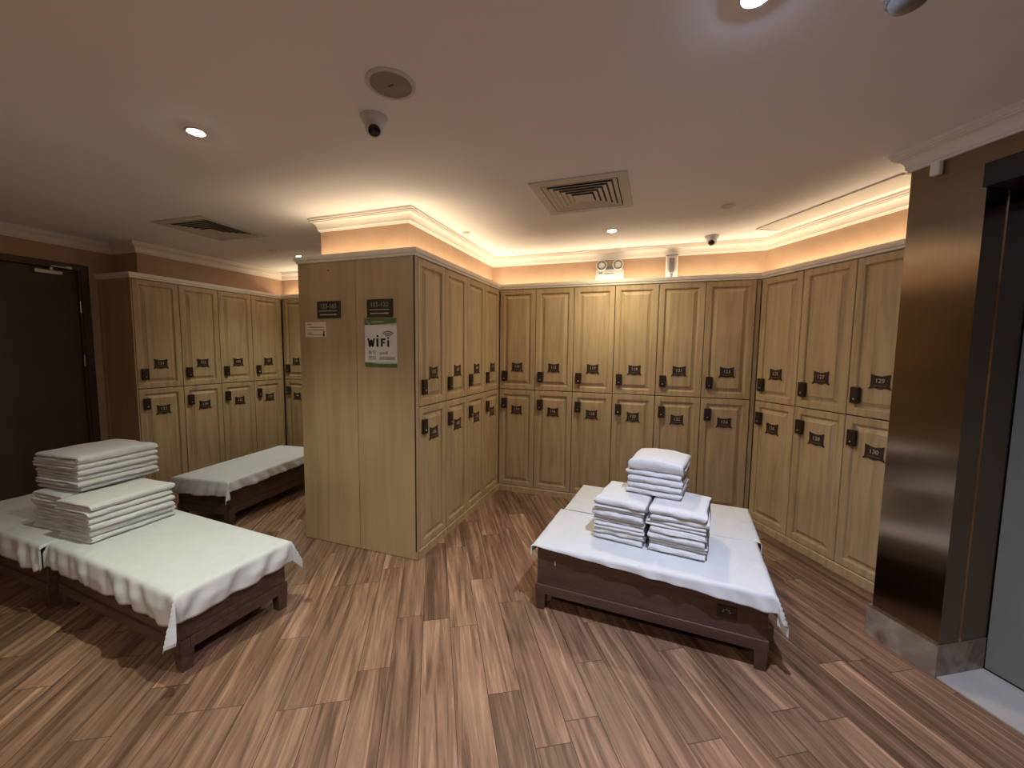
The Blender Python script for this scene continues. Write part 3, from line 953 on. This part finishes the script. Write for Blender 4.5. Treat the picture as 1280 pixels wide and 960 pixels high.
dome_camera(-1.200, 1.545, math.radians(37), 'white dome camera on the ceiling beside the round speaker', 0.95)
dome_camera(0.450, 3.955, math.radians(-10), 'white dome camera by the cornice above the back wall lockers', 0.95, 55)

t = empty('smoke_detector', (0.640, 1.500, CEIL)); tag(t, 'dark grey detector on the ceiling, cut by the top edge', 'detector')
bm = bmesh.new(); lathe(bm, [(0.052, 0), (0.055, -0.004), (0.055, -0.018), (0.048, -0.024)], 36, caps=False)
bm_obj('base', bm, M_GREYMID, t, smooth=40)
bm = bmesh.new(); lathe(bm, [(0.047, -0.024), (0.040, -0.040), (0.02, -0.046), (0, -0.047)], 36, caps=False)
bm_obj('cover', bm, M_GREYMID, t, smooth=50)

def diffuser(x, y, rot, half, label, slope=0.0):
    """square four-way ceiling air diffuser"""
    t = empty('air_vent', (x, y, CEIL), rot); tag(t, label, 'vent', 'square ceiling air diffusers')
    bm = bmesh.new()
    def ring(bm, a, za, b, zb, th=0.002, mi=0):
        A = [bm.verts.new(p) for p in ((-a, -a, za), (a, -a, za), (a, a, za), (-a, a, za))]
        B = [bm.verts.new(p) for p in ((-b, -b, zb), (b, -b, zb), (b, b, zb), (-b, b, zb))]
        for i in range(4):
            j = (i + 1) % 4
            f = bm.faces.new((A[i], A[j], B[j], B[i])); f.material_index = mi
    ring(bm, half, -0.001, half, -0.006); ring(bm, half, -0.006, half * 0.985, -0.008); ring(bm, half * 0.985, -0.008, half * 0.80, -0.010); ring(bm, half * 0.80, -0.010, half * 0.79, -0.001)
    bm_obj('frame', bm, M_VENT, t)
    bm = bmesh.new(); box(bm, -half * 0.80, half * 0.80, -half * 0.80, half * 0.80, -0.0012, -0.0004)
    bm_obj('throat', bm, M_VENTDK, t)
    nv = 6
    for i in range(nv):
        a = half * (0.77 - 0.112 * i); b = a - half * 0.080; dz = -0.0022 * i
        bm = bmesh.new()
        ring(bm, a, -0.0100 + dz, b, -0.0030 + dz); ring(bm, a + 0.0012, -0.0092 + dz, a, -0.0100 + dz); ring(bm, a + 0.0012, -0.0092 + dz, b + 0.0012, -0.0022 + dz)
        if i == nv - 1:
            f = bm.faces.new([bm.verts.new(p) for p in ((-a, -a, -0.0100 + dz), (a, -a, -0.0100 + dz), (a, a, -0.0100 + dz), (-a, a, -0.0100 + dz))])
        bm_obj('blade', bm, M_VENT, t)
    return t
diffuser(-0.463, 2.705, math.radians(-0.5), 0.292, 'square white air vent in the ceiling above the front bench')
diffuser(-3.630, 2.490, math.radians(2), 0.292, 'square white air vent behind the island, over the far bench')

# ceiling access panel beside the angled cornice
t = empty('access_panel', (0, 0, CEIL)); tag(t, 'long flush access panel in the ceiling along the angled cornice', 'panel')
def quad_ring(pts, off, z0, z1, bm, mi=0):
    prism(bm, pts, z0, z1, mi)
pu0, pu1, pn0, pn1 = 0.150, 1.20, -0.225, -0.015
bm = bmesh.new(); prism(bm, [pc(pu0 + 0.014, pn0 + 0.014), pc(pu1 - 0.014, pn0 + 0.014), pc(pu1 - 0.014, pn1), pc(pu0 + 0.014, pn1)], -0.004, -0.0005)
bm_obj('leaf', bm, M_VENT, t)
bm = bmesh.new()
for (a0, a1, b0, b1) in ((pu0, pu1, pn0, pn0 + 0.010), (pu0, pu0 + 0.010, pn0, pn1), (pu1 - 0.010, pu1, pn0, pn1)):
    prism(bm, [pc(a0, b0), pc(a1, b0), pc(a1, b1), pc(a0, b1)], -0.010, -0.0005)
bm_obj('frame', bm, M_PLASTER, t)

# ------------------------------------------------------------------ fittings on the back bulkhead
YW = 4.2
t = empty('emergency_light', (-0.435, YW, 2.255)); tag(t, 'white twin-head emergency light above the back wall lockers', 'light')
bm = bmesh.new(); box(bm, -0.135, 0.135, -0.060, -0.001, 0.0, 0.112, 0.006)
bm_obj('case', bm, M_WHITEPL, t, smooth=40)
bm = bmesh.new(); box(bm, -0.105, -0.070, -0.0615, -0.0595, 0.070, 0.088); box(bm, -0.045, 0.04, -0.0615, -0.0595, 0.066, 0.074)
bm_obj('printed_label', bm, M_GREYMID, t)
bm = bmesh.new(); box(bm, -0.105, 0.105, -0.030, -0.001, 0.112, 0.150, 0.004)
bm_obj('bracket', bm, M_GREYMID, t)
for x in (-0.080, 0.080):
    M = Matrix.Translation((x, -0.045, 0.152)) @ Matrix.Rotation(PI / 2, 4, 'X')
    bm = bmesh.new()
    lathe(bm, [(0.0, -0.03), (0.030, -0.03), (0.050, 0.0), (0.053, 0.022), (0.048, 0.026), (0.044, 0.020), (0.030, 0.016)], 36, M=M, caps=False)
    h = bm_obj('lamp_head', bm, M_WHITEPL, t, smooth=40)
    bm = bmesh.new(); lathe(bm, [(0.030, 0.012), (0.030, 0.020), (0.012, 0.026), (0, 0.026)], 32, M=M, caps=False)
    bm_obj('lens', bm, M_LENSOFF, h, smooth=40)
    bm = bmesh.new(); lathe(bm, [(0.040, 0.019), (0.042, 0.024), (0.034, 0.024), (0.032, 0.019)], 32, M=M, caps=False)
    bm_obj('reflector_ring', bm, M_GREYMID, h, smooth=40)

t = empty('air_freshener', (0.140, YW, 2.240)); tag(t, 'white wall dispenser with dark centre above the back wall lockers', 'dispenser')
bm = bmesh.new()
prism(bm, [(-0.054, 0), (0.054, 0), (0.054, -0.035), (0.042, -0.058), (-0.042, -0.058), (-0.054, -0.035)], 0.0, 0.222)
bm_obj('case', bm, M_WHITEPL, t)
bm = bmesh.new()
pts = [(-0.024, 0.20), (-0.024, 0.085), (-0.016, 0.066), (0.016, 0.066), (0.024, 0.085), (0.024, 0.20)]
prism(bm, pts, 0, 0.006, M=upright(0, -0.057, 0))
box(bm, -0.055, 0.055, -0.062, -0.001, 0.2225, 0.230, 0.002)
bm_obj('dark_window', bm, M_GREYMID, t)
bm = bmesh.new(); lathe(bm, [(0, 0), (0.016, 0), (0.014, 0.006), (0, 0.007)], 24, M=upright(0, -0.058, 0.038), caps=False)
bm_obj('button', bm, M_CHROME, t, smooth=40)

# ------------------------------------------------------------------ lights
def spot(name, x, y, power, col, ang=88, blend=0.9, z=CEIL - 0.02, rad=0.03, tgt=None):
    l = bpy.data.lights.new(name, 'SPOT')
    l.energy = power; l.color = col; l.spot_size = math.radians(ang); l.spot_blend = blend; l.shadow_soft_size = rad
    o = bpy.data.objects.new(name, l); COL.objects.link(o); o.location = (x, y, z)
    if tgt is not None:
        o.rotation_euler = (Vector(tgt) - Vector((x, y, z))).to_track_quat('-Z', 'Y').to_euler()
    return o
WARM = (1.0, 0.80, 0.52)
spot('downlight_left', -2.086, 1.376, 64, (0.90, 1.0, 0.79), 98, 1.0, rad=0.02)
spot('downlight_back', -0.362, 3.540, 34, (1.0, 0.88, 0.60), 160, 1.0)
spot('downlight_far', -3.740, 3.500, 34, (0.90, 1.0, 0.90), 120, 1.0)
spot('downlight_front', 0.240, 1.385, 110, (0.74, 0.80, 1.0), 125, 1.0, rad=0.022)

spot('added_fill_rear', -0.90, -0.75, 118, (1.0, 0.91, 0.80), 160, 1.0)  # added fill lamp behind the camera, brightens the ceiling and island front

def strip(name, p0, p1, power, col=(1.0, 0.76, 0.50), z=2.226, width=0.03):
    l = bpy.data.lights.new(name, 'AREA'); l.shape = 'RECTANGLE'
    d = Vector(p1) - Vector(p0)
    l.size = d.length; l.size_y = width; l.energy = power * d.length; l.color = col
    o = bpy.data.objects.new(name, l); COL.objects.link(o)
    c = (Vector(p0) + Vector(p1)) / 2
    o.location = (c.x, c.y, z)
    a = math.atan2(d.y, d.x)
    o.rotation_euler = (PI, 0, -a) if False else (Matrix.Rotation(a, 4, 'Z') @ Matrix.Rotation(PI, 4, 'X')).to_euler()
    return o
PW = 1.9
strip('cove_island_front', (XE + 0.06, YE + 0.055), (XA - 0.06, YE + 0.055), PW)
strip('cove_island_side', (XA - 0.055, YE + 0.06), (XA - 0.055, YB + 0.05), PW)
strip('cove_back', (XA - 0.04, YB + 0.055), (0.89, YB + 0.055), PW)
strip('cove_angled', pc(0.02, 0.045), pc(1.38, 0.045), PW)
strip('cove_far_back', (XD - 0.05, YB + 0.055), (XE + 0.05, YB + 0.055), PW)

w = bpy.data.worlds.new('room_air'); SC.world = w; w.use_nodes = True
w.node_tree.nodes['Background'].inputs['Color'].default_value = (1.0, 0.85, 0.7, 1)
w.node_tree.nodes['Background'].inputs['Strength'].default_value = 0.0

# ------------------------------------------------------------------ camera
f_px, pitch, roll, al = 499.19, math.radians(-4.7412), math.radians(-0.6696), math.radians(19.2877)
cam = bpy.data.cameras.new('camera'); co = bpy.data.objects.new('camera', cam); COL.objects.link(co)
cam.sensor_width = 36; cam.sensor_fit = 'HORIZONTAL'; cam.lens = f_px / 1280 * 36; cam.clip_start = 0.02
Fv = Vector((-math.sin(al), math.cos(al), 0)); Rv = Vector((math.cos(al), math.sin(al), 0)); Zv = Vector((0, 0, 1))
dv = Fv * math.cos(pitch) + Zv * math.sin(pitch); uv = -Fv * math.sin(pitch) + Zv * math.cos(pitch)
ri = Rv * math.cos(roll) - uv * math.sin(roll); up = Rv * math.sin(roll) + uv * math.cos(roll)
m3 = Matrix((ri, up, -dv)).transposed()
co.matrix_world = Matrix.Translation((0, 0, 1.5471)) @ m3.to_4x4()
SC.camera = co

SC.view_settings.view_transform = 'Standard'
SC.view_settings.look = 'None'
SC.view_settings.gamma = 1.0
SC.view_settings.use_curve_mapping = False
SC.view_settings.exposure = 0.6
SC.cycles.max_bounces = 10
SC.cycles.diffuse_bounces = 6
SC.cycles.use_denoising = True
